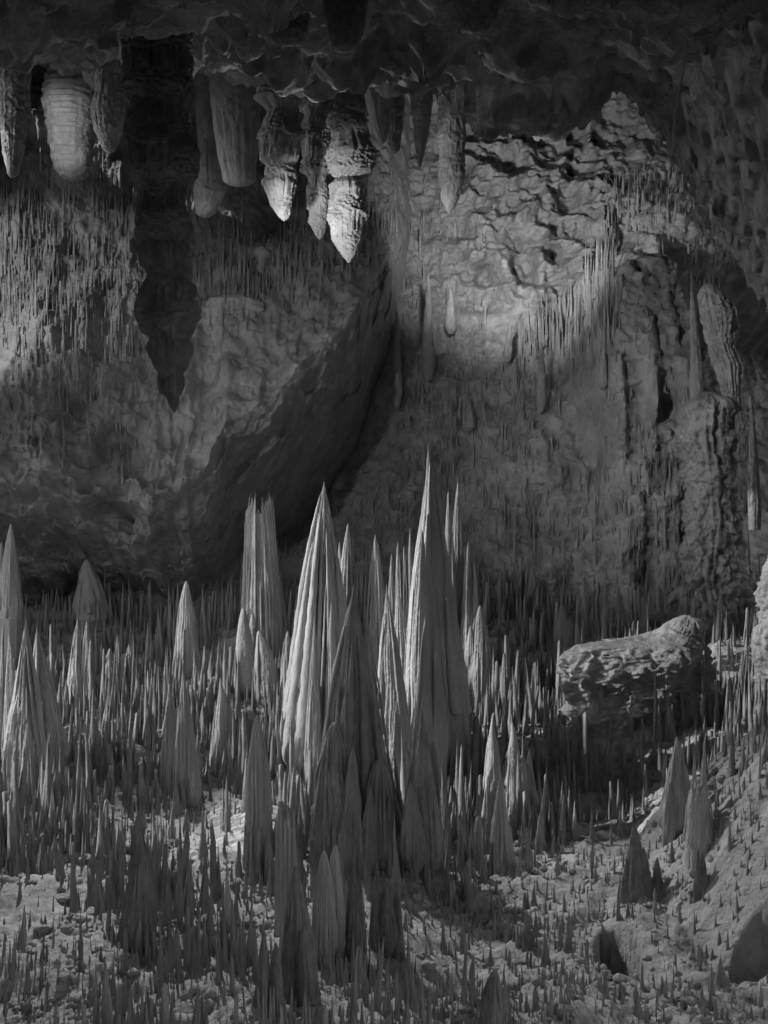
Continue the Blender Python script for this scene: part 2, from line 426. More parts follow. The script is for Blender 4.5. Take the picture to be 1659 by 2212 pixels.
HG = 'lumpy stalactites hanging from the cave ceiling'
column('stalactite', [(100, 268, 412), (135, 272, 410), (165, 272, 414), (197, 262, 416), (210, 271, 415), (220, 286, 412), (240, 287, 404), (270, 280, 408), (300, 276, 415), (330, 271, 425), (360, 272, 422), (388, 280, 416), (400, 296, 400), (425, 303, 399), (450, 301, 400), (465, 299, 412), (495, 296, 413), (518, 296, 408), (526, 310, 402), (536, 306, 412), (558, 306, 412), (583, 315, 411), (601, 323, 403), (618, 311, 415), (653, 302, 423), (686, 297, 429), (698, 302, 422), (718, 309, 414), (732, 328, 404), (745, 322, 416), (773, 325, 412), (793, 332, 406), (805, 342, 396), (833, 344, 399), (848, 346, 394), (857, 361, 386), (873, 364, 388), (884, 369, 384), (892, 371, 382)], 13.0,
       'huge dark tiered stalactite hanging alone in front, reaching lowest of all', group=HG, mat=M_SHADECOL, seed=11, ext=60, nth=240, nz=600, tiers=0.03, tier_n=9, lump=0.09, knobby=0.0, lump_f=7, flute=0.08, flute_n=8)
column('stalactite', [(130, 566, 640), (200, 562, 650), (215, 558, 648), (240, 575, 640), (300, 562, 652), (345, 566, 644), (355, 572, 636), (400, 572, 640), (440, 585, 630), (465, 600, 626), (478, 608, 620)], 23.5,
       'grey tiered stalactite half lit with fluted collars, between smooth slab and slender one', group=HG, seed=12, ext=60, nth=170, nz=300, tiers=0.07, tier_n=5, flute=0.09, lump=0.13, lump_f=5)
column('stalactite', [(160, 652, 708), (230, 650, 712), (250, 655, 705), (300, 650, 710), (370, 655, 708), (380, 664, 704), (440, 666, 709), (480, 670, 706), (505, 680, 700), (518, 686, 696)], 25.0,
       'slender knobbly stalactite with white crusted top, left of the brightest tipped one', group=HG, seed=13, ext=70, nth=150, nz=300, tiers=0.06, tier_n=6, lump=0.2, lump_f=6)
column('stalactite', [(170, 728, 785), (235, 722, 795), (255, 716, 790), (330, 712, 808), (372, 714, 800), (385, 722, 780), (400, 712, 788), (470, 713, 786), (520, 724, 775), (548, 738, 766), (568, 748, 758)], 24.0,
       'stalactite with brightly lit pebbly white tip, hanging right of the slender knobbly one', group=HG, seed=14, ext=80, nth=170, nz=320, tiers=0.07, tier_n=5, lump=0.16, lump_f=7, flute=0.08)
column('stalactite', [(120, 448, 562), (200, 455, 560), (300, 466, 556), (360, 478, 553), (390, 484, 551), (404, 492, 545)], 27.0,
       'broad smooth dim stalactite slab with a blunt lower end', group=HG, seed=15, ext=60, nth=120, nz=160, depth=0.5, lump=0.04, flute=0.04)
column('stalactite', [(130, 215, 268), (200, 205, 268), (235, 198, 268), (280, 205, 264), (320, 220, 250), (333, 232, 242)], 22.5,
       'short dark bulb shaped stalactite left of the huge dark one', group=HG, seed=16, ext=50, nth=120, nz=160, lump=0.12, lump_f=5, flute=0.05)
column('stalactite', [(180, 950, 997), (240, 946, 1000), (300, 944, 1005), (335, 950, 1002), (380, 947, 1002), (400, 952, 998), (430, 955, 990), (450, 962, 980), (462, 966, 972)], 26.0,
       'grey cigar shaped stalactite hanging in front of the bright cratered wall', group=HG, seed=17, ext=60, nth=140, nz=220, lump=0.08, lump_f=5, flute=0.08, tiers=0.05, tier_n=7)
column('stalactite', [(130, 108, 190), (220, 95, 195), (260, 104, 196), (320, 108, 192), (370, 125, 188), (392, 140, 178)], 30.0,
       'bright stalactite banded by horizontal ripples at far upper left', group=HG, seed=18, ext=60, nth=120, nz=260, lump=0.03, flute=0.02, horiz=0.09)
column('stalactite', [(120, 0, 62), (250, 2, 60), (330, 8, 48), (385, 18, 36)], 21.0,
       'dark ragged stalactite at the left edge under the ceiling', group=HG, seed=19, ext=60, nth=110, nz=160, lump=0.12, flute=0.10)
column('stalactite', [(180, 835, 870), (250, 836, 870), (300, 838, 867), (325, 845, 862), (332, 850, 857)], 25.0,
       'small stubby pebbled stalactite beside a black gap', group=HG, seed=20, ext=60, nth=90, nz=120, lump=0.22, lump_f=5)
column('stalactite', [(110, 788, 846), (200, 788, 848), (260, 800, 842), (300, 815, 836), (312, 822, 830)], 22.0,
       'dim rounded stalactite between the bright tipped one and the small stubby one', group=HG, seed=21, ext=60, nth=110, nz=140, lump=0.1)
column('stalactite', [(140, 880, 938), (220, 888, 934), (290, 895, 926), (340, 899, 914), (362, 903, 910)], 23.5,
       'narrow dark tapering stalactite just left of the cigar shaped one', group=HG, seed=22, ext=60, nth=110, nz=150, lump=0.06, flute=0.05)
column('stalactite', [(0, 700, 796), (40, 704, 790), (80, 712, 778), (105, 722, 768), (112, 735, 755)], 9.8,
       'thick dark stalactite stub with rounded end at the top edge, right one of two', group=HG, seed=23, ext=120, nth=130, nz=160, lump=0.06, flute=0.05, mat=M_SHADECOL)
column('stalactite', [(0, 570, 672), (40, 574, 668), (75, 585, 662), (92, 600, 650), (97, 615, 640)], 10.0,
       'thick dark stalactite stub with blunt end at the top edge, left one of two', group=HG, seed=24, ext=120, nth=130, nz=160, lump=0.10, flute=0.08, mat=M_SHADECOL)
column('stalactite', [(100, 700, 800), (150, 708, 792), (175, 730, 770), (180, 740, 760)], 19.0,
       'stubby dark stalactite hidden just above the bright tipped one', group=HG, seed=25, ext=60, nth=110, nz=120, lump=0.08, mat=M_SHADECOL)
column('stalactite', [(100, 408, 465), (200, 420, 462), (300, 428, 470), (420, 420, 480), (470, 425, 460)], 31.0,
       'grey pillar of rock behind and right of the huge dark stalactite', group=HG, seed=26, ext=40, nth=100, nz=180, lump=0.12)

# ------------------------------------------------------------------ right-hand cliff and pillars
column('rock_pillar', [(846, 1500, 1556), (865, 1480, 1574), (930, 1470, 1574), (1010, 1474, 1586), (1060, 1486, 1586), (1120, 1484, 1598), (1180, 1470, 1596), (1250, 1458, 1592), (1330, 1472, 1610), (1420, 1490, 1622), (1520, 1490, 1630), (1600, 1490, 1620), (1700, 1490, 1610)], 32.5,
       'tall rippled rock pillar rising at the right above the dark hole', 'rock pillar', mat=M_WALL, seed=32, nth=240, nz=460, depth=1.6, lump=0.12, lump_f=5, flute=0.07, flute_n=4, rough=0.09, low=0.2)
column('rock_pillar', [(900, 1400, 1470), (960, 1386, 1490), (1080, 1392, 1500), (1200, 1380, 1496), (1320, 1384, 1500), (1450, 1390, 1510)], 34.2,
       'low dim rock rib on the back wall joining the tall rippled pillar', 'rock pillar', mat=M_WALL, seed=36, nth=200, nz=360, depth=1.3, lump=0.10, lump_f=5, flute=0.12, flute_n=6, rough=0.09, low=0.2)
column('rock_pillar', [(610, 1518, 1540), (640, 1514, 1570), (680, 1518, 1588), (740, 1530, 1584), (790, 1546, 1602), (850, 1560, 1600), (930, 1566, 1606), (1000, 1572, 1612)], 32.0,
       'ragged grey rock pillar with spiky top right of the narrow black gap', 'rock pillar', mat=M_WALL, seed=33, nth=160, nz=300, lump=0.10, lump_f=6, flute=0.14, flute_n=5, rough=0.08, low=0.2)
column('rock_pillar', [(1180, 1665, 1760), (1260, 1640, 1780), (1320, 1650, 1800), (1380, 1628, 1800), (1450, 1640, 1800), (1520, 1650, 1800), (1560, 1630, 1800), (1660, 1645, 1800), (1760, 1630, 1800)], 22.0,
       'lumpy rock pillar cut by the right edge of the picture', 'rock pillar', mat=M_WALL, seed=34, nth=160, nz=300, lump=0.12, lump_f=7, flute=0.07, rough=0.08, low=0.2)
column('rock_outcrop', [(1328, 1462, 1500), (1340, 1440, 1518), (1365, 1405, 1516), (1380, 1350, 1512), (1392, 1270, 1508), (1408, 1240, 1506), (1450, 1226, 1504), (1500, 1230, 1502), (1560, 1236, 1500), (1640, 1250, 1504), (1700, 1260, 1506)], 26.2,
       'low dark rock outcrop with a pale crusted rim in the right middle', 'rock outcrop', mat=M_LEDGE, seed=35, nth=260, nz=320, depth=0.8, lump=0.07, lump_f=12, flute=0.015, rough=0.14, low=0.32)

column('boulder', [(636, 480, 530), (648, 450, 556), (670, 436, 562), (700, 430, 566), (760, 430, 560)], 34.6, 'pale lumpy boulder on the sloping ledge right of the huge dark stalactite', 'boulder', mat=M_SPIRE, seed=37, nth=120, nz=90, depth=0.6, lump=0.1, lump_f=6, flute=0.02, rough=0.08, low=0.25)
column('boulder', [(522, 530, 580), (535, 526, 594), (560, 530, 604), (590, 534, 616), (660, 534, 616)], 36.0, 'angular pale block on the ledge below the half lit grey stalactite', 'boulder', mat=M_SPIRE, seed=38, nth=120, nz=90, depth=0.6, lump=0.05, lump_f=4, flute=0.02, rough=0.06, low=0.35)

# ------------------------------------------------------------------ spires
def spire_mesh(name, h, r, seed, mat, fl_n=3.2, fl=0.16, p=0.95, tuck=0.03, q=0.9, blunt=0.0, nth=64, nz=110, rough=0.02, lean=(0, 0), ell=1.0, cut=0.0, sink=0.25, ribs=None):
    """stands on z=0 (sunk a little), apex at h"""
    if sink > 0.3: q = max(q, 0.8); tuck = min(tuck, 0.1)
    t = np.linspace(0, 1 - cut, nz)[:, None]
    th = np.linspace(0, 2 * math.pi, nth, endpoint=False)[None]
    ct, st = np.cos(th), np.sin(th)
    cone = (1 - t) ** p
    club = np.sqrt(np.clip(1 - t ** 3.0, 0, 1)) * (1 - 0.35 * t)
    prof = cone * (1 - blunt) + club * blunt
    tk = np.clip((tuck - t) / max(tuck, 1e-4), 0, 1)
    prof = prof * np.sqrt(1 - tk ** 2 * (1 - q * q))
    wob = 0.12 * vnoise(0, 0, t * 3.0, seed) * (1 - t)
    prof = prof * (1 + wob)
    F = fl_n * 2.1
    fl = fl * 0.62
    zz = t * 1.1
    lobe = 0.13 * vnoise(ct * 1.3 + 7, st * 1.3, t * 1.6, seed + 11) * (0.3 + 0.7 * sstep(0, 0.3, t))
    rib = 1 - 2.2 * np.abs(vnoise(ct * F + 3, st * F, zz, seed + 1))
    rib2 = 1 - 2 * np.abs(vnoise(ct * F * 2.3, st * F * 2.3 + 9, zz * 1.5, seed + 2))
    fl_t = fl * (0.35 + 0.65 * sstep(0.02, 0.3, t))
    rr = r * prof * (1 + lobe + fl_t * rib + 0.5 * fl_t * rib2)
    hz = t * h
    f = 1.0 / max(r, 0.05)
    rr = rr + rough * 1.3 * r * fbm(ct * rr * f * 6, st * rr * f * 6, hz * f * 5, 3, seed + 3) * (0.3 + 0.7 * prof)
    rr = np.maximum(rr, 0.0)
    if cut == 0: rr[-1] = 0
    ax = lean[0] * t ** 1.4 + 0.06 * r * vnoise(1, 2, t * 5, seed + 5); ay = lean[1] * t ** 1.4 + 0.06 * r * vnoise(4, 2, t * 5, seed + 6)
    top = h
    Z = t * h * np.ones_like(ct)
    if cut > 0:                                  # broken top: ragged rim, then capped inwards
        Z = Z - sstep(1 - cut - 0.12, 1 - cut, t) * h * 0.10 * (1 + vnoise(ct * 4, st * 4, 1.0, seed + 9))
    X = rr * ct + ax; Y = rr * st * ell + ay
    Z = Z.copy(); Z[0] -= sink
    V = np.stack([X, Y, Z], -1)
    if cut > 0:
        c = V[-1].copy(); ctr = c.mean(0); rim = ctr + (c - ctr) * 0.7; rim[:, 2] -= 0.05 * h
        ce_ = np.repeat(ctr[None], nth, 0); ce_[:, 2] -= 0.08 * h
        V = np.concatenate([V, rim[None], ce_[None]], 0)
    Fq = grid_quads(nth, V.shape[0], True)
    V = V.reshape(-1, 3)
    if ribs is None: ribs = 0 if (nth < 140 or blunt > 0.5) else int((11 if nth > 200 else 6) * fl_n)
    if ribs:                                     # thin drip ribs running down the flanks, each ending in its own tip
        rs = np.random.RandomState(seed + 77)
        sd_, rg = 8, 30
        tt = np.linspace(0, 1, rg)[None, :, None]
        a0 = rs.uniform(0, 2 * math.pi, (ribs, 1, 1)) + 0.12 * rs.normal(0, 1, (ribs, 1, 1)) * tt
        ta = (1 - cut) * rs.uniform(0.25, 1.0, (ribs, 1, 1)) ** 0.75 + (0.03 if cut else -0.02)
        tb = rs.uniform(0.0, 0.16, (ribs, 1, 1))
        tr = tb + (ta - tb) * tt
        pr = np.interp(tr, t[:, 0], prof[:, 0]) * r
        wd = r * rs.uniform(0.05, 0.20, (ribs, 1, 1)) * (0.6 + 0.4 * rs.uniform(0, 1, (ribs, 1, 1))) * (1 - tt) ** 0.55 * np.sqrt(np.clip(1 - ((0.07 - tt) / 0.07).clip(0, 1) ** 2, 0.02, 1))
        wd = np.minimum(wd, pr * 0.6 + 0.015)
        wd = wd * (1 + 0.16 * rs.uniform(-1, 1, (ribs, rg, sd_)))
        ps = np.linspace(0, 2 * math.pi, sd_, endpoint=False)[None, None]
        rad_ = pr * (0.98 + lobe.mean()) + r * rs.uniform(0.0, 0.16, (ribs, 1, 1)) * (0.25 + 0.75 * tt) * np.minimum(1, 3 * pr / r) + wd * np.cos(ps)
        axr = lean[0] * tr ** 1.4; ayr = lean[1] * tr ** 1.4
        xr = rad_ * np.cos(a0) - wd * np.sin(ps) * np.sin(a0) + axr
        yr = (rad_ * np.sin(a0) + wd * np.sin(ps) * np.cos(a0)) * ell + ayr
        zr = tr * h + 0 * ps
        RV = np.stack([xr, yr, zr], -1).reshape(-1, 3)
        q = grid_quads(sd_, rg, True)
        RF = (q[None] + (len(V) + np.arange(ribs) * sd_ * rg)[:, None, None]).reshape(-1, 4)
        V = np.concatenate([V, RV]); Fq = np.concatenate([Fq, RF])
    return build_mesh(name, V, Fq, mat)

def spire_geo(ax, ay, bx, by, w, D=None):
    """apex and base of a spire measured in the photograph -> base point, height, radius, lean"""
    if D is None: D = floor_hit(bx, by)
    b = P(bx, by, D); a = P(ax, ay, D)
    return b, a[2] - b[2], w / 2 * K * D, a[0] - b[0], D

def root_len(b):
    """how far a spire's root reaches below its measured base to stand on the floor"""
    g = b[2] - float(floor_z(b[0], b[1]))
    return 0.25 + min(max(g, 0.0), 2.0) if b[1] < 32 and g < 3 else 0.25

def stalagmite(label, ax, ay, bx, by, w, seed, group='tall stalagmites', D=None, mat=None, name='stalagmite', cat='stalagmite', **kw):
    b, h, r, lx_, D = spire_geo(ax, ay, bx, by, w, D)
    kw.setdefault('lean', (lx_, 0)); kw.setdefault('sink', root_len(b))
    o = link(name, spire_mesh(name, h, r, seed, mat or M_SPIRE, **kw), loc=b)
    return tag(o, label, cat, group)

def cluster(label, spires, group='tall stalagmites', name='stalagmite_cluster', cat='stalagmite cluster', mat=None):
    """spires: dicts(ax, ay, bx, by, w, D, dy..., options); one thing, each spire a part"""
    s0 = spires[0]
    b0, _, _, _, D0 = spire_geo(*s0['g'], s0.get('D'))
    root = bpy.data.objects.new(name, None); C.objects.link(root); root.location = b0; root.empty_display_size = 0.2
    tag(root, label, cat, group)
    for i, s in enumerate(spires):
        D = s.get('D', D0) + s.get('dD', 0)
        b, h, r, lx_, D = spire_geo(*s['g'], D)
        kw = dict(s.get('k', {})); kw.setdefault('lean', (lx_, 0)); kw.setdefault('sink', root_len(b))
        nm = 'main_spire' if i == 0 else 'side_spire'
        link(nm, spire_mesh(nm, h, r, s['s'], s.get('m', mat or M_SPIRE), **kw), root, loc=b - b0)
    return root

def S(ax, ay, bx, by, w, s, D=None, dD=0, m=None, **k):
    d = dict(g=(ax, ay, bx, by, w), s=s, dD=dD, k=k)
    if D: d['D'] = D
    if m: d['m'] = m
    return d

BIG = dict(nth=280, nz=300)
MED = dict(nth=150, nz=180)
# centre
cluster('tall pale fluted stalagmite left of the dark cone, the broadest in the middle', [
    S(700, 1040, 692, 1665, 176, 201, fl_n=4.0, fl=0.16, p=0.92, tuck=0.05, q=0.85, **BIG),
    S(716, 1140, 725, 1600, 90, 202, dD=0.5, fl_n=2.6, p=0.7, **MED),
    S(752, 1130, 742, 1560, 50, 203, dD=0.9, p=0.6, **MED),
    S(735, 1170, 745, 1500, 40, 204, dD=1.2, p=0.6, **MED),
    S(662, 1260, 655, 1640, 44, 205, dD=-0.3, p=0.8, tuck=0.08, **MED), S(680, 1330, 676, 1660, 40, 206, dD=-0.75, p=0.8, tuck=0.1, **MED),
    S(716, 1300, 716, 1640, 40, 207, dD=-0.7, p=0.8, tuck=0.1, **MED), S(648, 1420, 640, 1620, 32, 208, dD=-0.2, p=0.8, tuck=0.1, **MED)])
stalagmite('pale ribbed stalagmite with a broken ragged top behind the two rounded clubs', 560, 1040, 566, 1440, 88, 211, p=0.25, cut=0.06, fl_n=3.4, fl=0.16, tuck=0.05, q=0.9, **BIG)
stalagmite('low broken splinter of stalagmite beside the ragged topped ribbed one', 595, 1180, 604, 1430, 46, 212, p=0.8, cut=0.1, fl_n=3, **MED)
cluster('pair of rounded pale club shaped stalagmites, the left one fattest', [
    S(525, 1312, 529, 1508, 50, 221, blunt=0.95, fl_n=1.2, fl=0.06, tuck=0.22, q=0.35, **MED),
    S(545, 1326, 548, 1490, 36, 222, dD=0.6, blunt=0.7, fl_n=1.2, fl=0.06, tuck=0.2, **MED)])
stalagmite('squat pointed pale stalagmite with rounded belly right of the club pair', 561, 1362, 579, 1530, 60, 223, blunt=0.35, p=0.6, fl_n=2, fl=0.07, tuck=0.25, q=0.4, **MED)
cluster('twin pointed pale stalagmite between the club shaped ones and the broad fluted one', [
    S(621, 1362, 622, 1560, 44, 224, p=0.6, tuck=0.2, q=0.5, **MED), S(632, 1372, 640, 1560, 40, 225, dD=0.3, p=0.6, tuck=0.2, **MED)])
cluster('large dark cone stalagmite in front centre with drooping fluted skirts', [  # same rock as its neighbours; the darker material puts its shade into the colour
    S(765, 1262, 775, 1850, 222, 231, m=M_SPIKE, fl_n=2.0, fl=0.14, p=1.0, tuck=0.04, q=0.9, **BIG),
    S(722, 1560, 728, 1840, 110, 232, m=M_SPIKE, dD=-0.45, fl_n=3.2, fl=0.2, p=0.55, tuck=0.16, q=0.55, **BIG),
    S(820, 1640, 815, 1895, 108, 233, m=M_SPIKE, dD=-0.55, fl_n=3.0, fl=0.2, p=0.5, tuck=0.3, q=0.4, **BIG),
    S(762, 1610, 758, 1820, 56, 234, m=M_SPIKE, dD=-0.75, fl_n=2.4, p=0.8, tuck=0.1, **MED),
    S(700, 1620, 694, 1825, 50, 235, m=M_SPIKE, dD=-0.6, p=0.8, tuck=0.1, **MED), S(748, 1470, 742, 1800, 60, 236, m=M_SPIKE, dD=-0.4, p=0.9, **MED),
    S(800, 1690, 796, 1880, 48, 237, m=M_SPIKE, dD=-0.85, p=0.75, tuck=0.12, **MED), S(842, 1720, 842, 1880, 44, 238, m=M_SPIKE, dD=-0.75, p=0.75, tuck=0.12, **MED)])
cluster('dark pointed stalagmite right of the large dark cone, pale left edge', [  # shade on this cone is also carried by the darker rock colour
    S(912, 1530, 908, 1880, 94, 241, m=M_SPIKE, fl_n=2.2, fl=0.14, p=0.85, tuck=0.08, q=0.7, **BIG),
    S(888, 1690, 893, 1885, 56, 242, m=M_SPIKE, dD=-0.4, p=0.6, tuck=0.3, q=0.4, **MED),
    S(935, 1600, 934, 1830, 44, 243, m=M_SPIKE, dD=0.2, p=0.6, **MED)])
cluster('slim pale stalagmites standing between the large dark cone and the tallest spire', [
    S(835, 1258, 848, 1660, 92, 251, D=21.4, p=1.05, tuck=0.03, q=0.9, fl_n=2.6, **BIG),
    S(858, 1240, 876, 1640, 74, 252, dD=0.8, p=1.05, tuck=0.03, q=0.9, fl_n=2.4, **MED),
    S(812, 1155, 815, 1520, 70, 253, dD=2.0, p=0.8, fl_n=3, **MED)])
cluster('tallest stalagmite of all, lit left side and dark right side', [
    S(930, 955, 938, 1640, 166, 261, D=22.6, p=1.05, fl_n=2.8, fl=0.16, tuck=0.04, q=0.9, **BIG),
    S(910, 1145, 900, 1640, 72, 262, dD=-0.6, p=0.62, fl_n=2.2, **MED),
    S(962, 1230, 978, 1530, 60, 263, dD=-0.2, p=0.75, fl_n=2.8, tuck=0.12, q=0.6, **MED),
    S(892, 1290, 886, 1600, 46, 264, dD=-0.3, p=0.8, **MED), S(918, 1330, 914, 1660, 46, 265, dD=-1.0, p=0.85, **MED),
    S(944, 1400, 948, 1640, 44, 266, dD=-0.9, p=0.8, tuck=0.1, **MED), S(985, 1330, 996, 1520, 36, 267, p=0.8, tuck=0.1, **MED)])
cluster('row of narrow grey stalagmites behind the gap left of the tallest spire', [
    S(860, 1168, 862, 1480, 34, 271, p=0.7, **MED), S(846, 1195, 845, 1480, 30, 272, p=0.7, **MED), S(873, 1180, 876, 1460, 26, 273, p=0.7, **MED), S(886, 1140, 888, 1460, 30, 274, p=0.75, **MED)])
cluster('group of sharp pale stalagmites close behind the tallest spire on its right', [
    S(968, 1058, 970, 1480, 46, 281, p=0.75, **MED), S(989, 1040, 992, 1500, 48, 282, dD=0.3, p=0.7, **MED),
    S(1010, 1170, 1008, 1500, 40, 283, p=0.7, **MED), S(1026, 1212, 1026, 1500, 34, 284, p=0.75, **MED)])
cluster('short fluted stalagmite with three points at the right foot of the tallest spire', [
    S(1038, 1308, 1038, 1505, 58, 285, p=0.62, fl_n=3, tuck=0.15, **MED), S(1018, 1352, 1020, 1500, 40, 286, p=0.6, **MED), S(1052, 1370, 1052, 1500, 30, 287, p=0.6, **MED)])
cluster('trunk shaped stalagmite with bulbous drips at its foot, left of the large dark cone', [
    S(555, 1545, 558, 1880, 66, 291, blunt=0.35, p=0.55, fl_n=2.8, fl=0.12, tuck=0.35, q=0.45, **BIG),
    S(530, 1780, 534, 1905, 22, 292, dD=-0.3, p=0.6, tuck=0.4, q=0.5, **MED), S(575, 1800, 578, 1890, 18, 293, dD=-0.3, p=0.6, tuck=0.4, **MED), S(553, 1770, 556, 1895, 24, 294, dD=-0.35, p=0.6, tuck=0.4, **MED)])
# left middle
stalagmite('bright sharp white stalagmite, left one of the bright pair at left middle', 366, 1475, 372, 1710, 50, 301, p=0.8, fl_n=3, fl=0.2, **MED)
cluster('bright forked white stalagmite, right one of the bright pair at left middle', [
    S(394, 1440, 404, 1725, 56, 302, p=0.9, fl_n=3, fl=0.22, **MED), S(412, 1560, 418, 1725, 40, 303, p=0.7, **MED)])
cluster('grey triple pointed stalagmite right of the bright forked one', [
    S(478, 1462, 478, 1670, 46, 304, p=0.75, **MED), S(466, 1530, 464, 1670, 26, 305, p=0.7, **MED), S(494, 1520, 494, 1660, 26, 306, p=0.7, **MED)])
cluster('fluted cluster of tall stalagmites at the left edge with two long needle tips', [
    S(55, 1328, 58, 1720, 104, 311, p=1.15, fl_n=3.4, fl=0.2, **BIG), S(78, 1345, 100, 1640, 90, 312, dD=0.7, p=1.2, fl_n=3.2, fl=0.2, **BIG),
    S(20, 1365, 26, 1640, 40, 313, dD=1.0, p=0.9, **MED), S(104, 1470, 112, 1700, 56, 314, dD=0.2, p=0.7, **MED), S(60, 1560, 64, 1790, 50, 315, dD=-0.6, p=0.7, **MED)])
cluster('grey stalagmites cut by the left edge beside the fluted cluster', [
    S(4, 1390, 4, 1680, 50, 316, p=0.9, **MED), S(-30, 1420, -24, 1680, 70, 317, p=0.8, **MED)])
cluster('dim tall double stalagmite far back at the left edge', [
    S(22, 1130, 22, 1340, 56, 321, D=28.3, p=0.75, fl_n=3, **MED), S(4, 1170, 2, 1330, 46, 322, dD=0.3, p=0.75, **MED)])
stalagmite('dim broad shoulder shaped stalagmite far back at left', 187, 1208, 196, 1340, 78, 323, p=0.62, fl_n=2.4, **MED)
stalagmite('dim lone cone stalagmite far back between left edge and centre', 403, 1255, 403, 1450, 56, 324, p=0.62, tuck=0.25, fl_n=2.2, **MED)
cluster('grey twin fluted stalagmite behind the left fluted cluster', [
    S(168, 1338, 168, 1520, 50, 331, p=0.8, fl_n=3, fl=0.2, **MED), S(187, 1340, 187, 1520, 44, 332, p=0.8, fl_n=3, fl=0.2, **MED)])
stalagmite('small grey stalagmite with a dark foot, right of the grey twin', 237, 1400, 238, 1500, 36, 333, p=0.6, tuck=0.2, **MED)
stalagmite('thin tipped grey stalagmite next to the small one with a dark foot', 253, 1365, 253, 1490, 34, 334, p=1.3, **MED)
stalagmite('lone sharp grey stalagmite rightmost of the row behind the left cluster', 278, 1388, 281, 1470, 38, 335, p=1.1, **MED)
# right middle
stalagmite('sharp slender stalagmite right of centre, lit along its left edge', 1063, 1540, 1066, 1760, 56, 341, p=0.95, fl_n=2.2, **MED)
cluster('bright broken stalagmite with a jagged white face right of centre', [
    S(1108, 1558, 1106, 1760, 62, 342, p=0.9, fl_n=2.6, **MED), S(1124, 1600, 1122, 1750, 40, 343, p=0.35, cut=0.2, **MED)])
cluster('rough pointed stalagmite in front of the bright jagged one', [
    S(1080, 1670, 1082, 1870, 52, 344, p=0.75, tuck=0.15, fl_n=2, **MED), S(1098, 1770, 1097, 1878, 32, 345, p=0.6, tuck=0.3, **MED)])
stalagmite('short grey stalagmite right of the bright jagged one', 1142, 1618, 1146, 1780, 38, 346, p=0.8, **MED)
cluster('dark striped group of straight stalagmites left of the low rock outcrop', [
    S(1213, 1306, 1214, 1470, 40, 351, p=0.5, fl_n=4, fl=0.25, **MED), S(1203, 1300, 1203, 1470, 22, 352, p=0.5, **MED), S(1228, 1330, 1228, 1470, 24, 353, p=0.6, **MED)])
stalagmite('leaning sharp stalagmite between the dark striped group and the outcrop', 1246, 1352, 1254, 1460, 26, 354, p=0.9, **MED)
cluster('grey tapering stalagmite above hanging bulbs at the foot of the right slope', [
    S(1464, 1590, 1462, 1800, 74, 361, p=0.75, fl_n=2.4, tuck=0.15, q=0.5, **BIG), S(1446, 1690, 1446, 1860, 34, 362, dD=-0.2, p=0.6, tuck=0.3, q=0.4, **MED), S(1480, 1650, 1482, 1780, 34, 363, dD=-0.1, p=0.6, **MED)])
cluster('flat topped pale stump of a stalagmite with needle spires on the right slope', [
    S(1507, 1668, 1510, 1830, 62, 364, p=0.35, cut=0.13, fl_n=3, fl=0.06, tuck=0.01, q=1.0, **BIG), S(1500, 1620, 1500, 1720, 12, 365, dD=0.25, p=0.8, **MED), S(1521, 1598, 1521, 1720, 12, 366, dD=0.25, p=0.8, **MED)])
cluster('pair of slim grey stalagmites behind the low outcrop gap', [
    S(1298, 1440, 1300, 1580, 22, 367, p=0.8, **MED), S(1282, 1475, 1282, 1580, 18, 368, p=0.8, **MED)])
# spires against the back wall
def wall_spot(px, row):
    D = np.arange(28, 46, 0.05)
    x = (px - CX) * K * D; z = (CY - row) * K * D
    w = np.where(D >= wall_y(x, z))[0]
    return float(D[w[0]]) - 0.35 if len(w) else 40.0
for (lab, ax, ay, bx, by, w, sd_) in [
    ('tall lone carrot shaped spire on the back wall with a rounded dark foot', 925, 590, 924, 822, 30, 401),
    ('dim slim spire on the back wall left of the carrot shaped spire', 856, 660, 858, 880, 24, 402),
    ('dim spire on the back wall right of the carrot shaped spire', 973, 618, 974, 720, 26, 403),
    ('small curved leaf shaped spire on the back wall right of centre', 1103, 700, 1096, 782, 22, 404),
    ('long thin spire on the back wall below the dark needle fringe', 1170, 740, 1168, 890, 26, 405),
    ('pointed spire with a bulb foot beside the pale fluted rock face', 1303, 755, 1302, 838, 26, 406),
    ('pale broad flake on the lower back wall right of the tallest spire', 1150, 1230, 1152, 1295, 30, 407),
    ('leaning pale flake on the back wall right of the carrot shaped spire', 1010, 850, 1016, 930, 26, 408)]:
    stalagmite(lab, ax, ay, bx, by, w, sd_, group='spires on the back wall', D=wall_spot(bx, by), mat=M_WALL, p=0.6, tuck=0.2, q=0.35, sink=0.02, fl_n=2, fl=0.08, name='wall_spire', nth=60, nz=90)
stalagmite('tall dark leaf shaped spire in the narrow gap right of the rock face', 1494, 620, 1504, 850, 26, 411, group='spires on the back wall', D=32.5, mat=M_WALL, p=0.6, fl_n=3, fl=0.2, name='wall_spire', **MED)
stalagmite('long grey spire beside the dark gap at the right edge', 1622, 850, 1630, 1120, 26, 412, group='spires on the back wall', D=27, mat=M_WALL, p=0.6, fl_n=3, name='wall_spire', **MED)
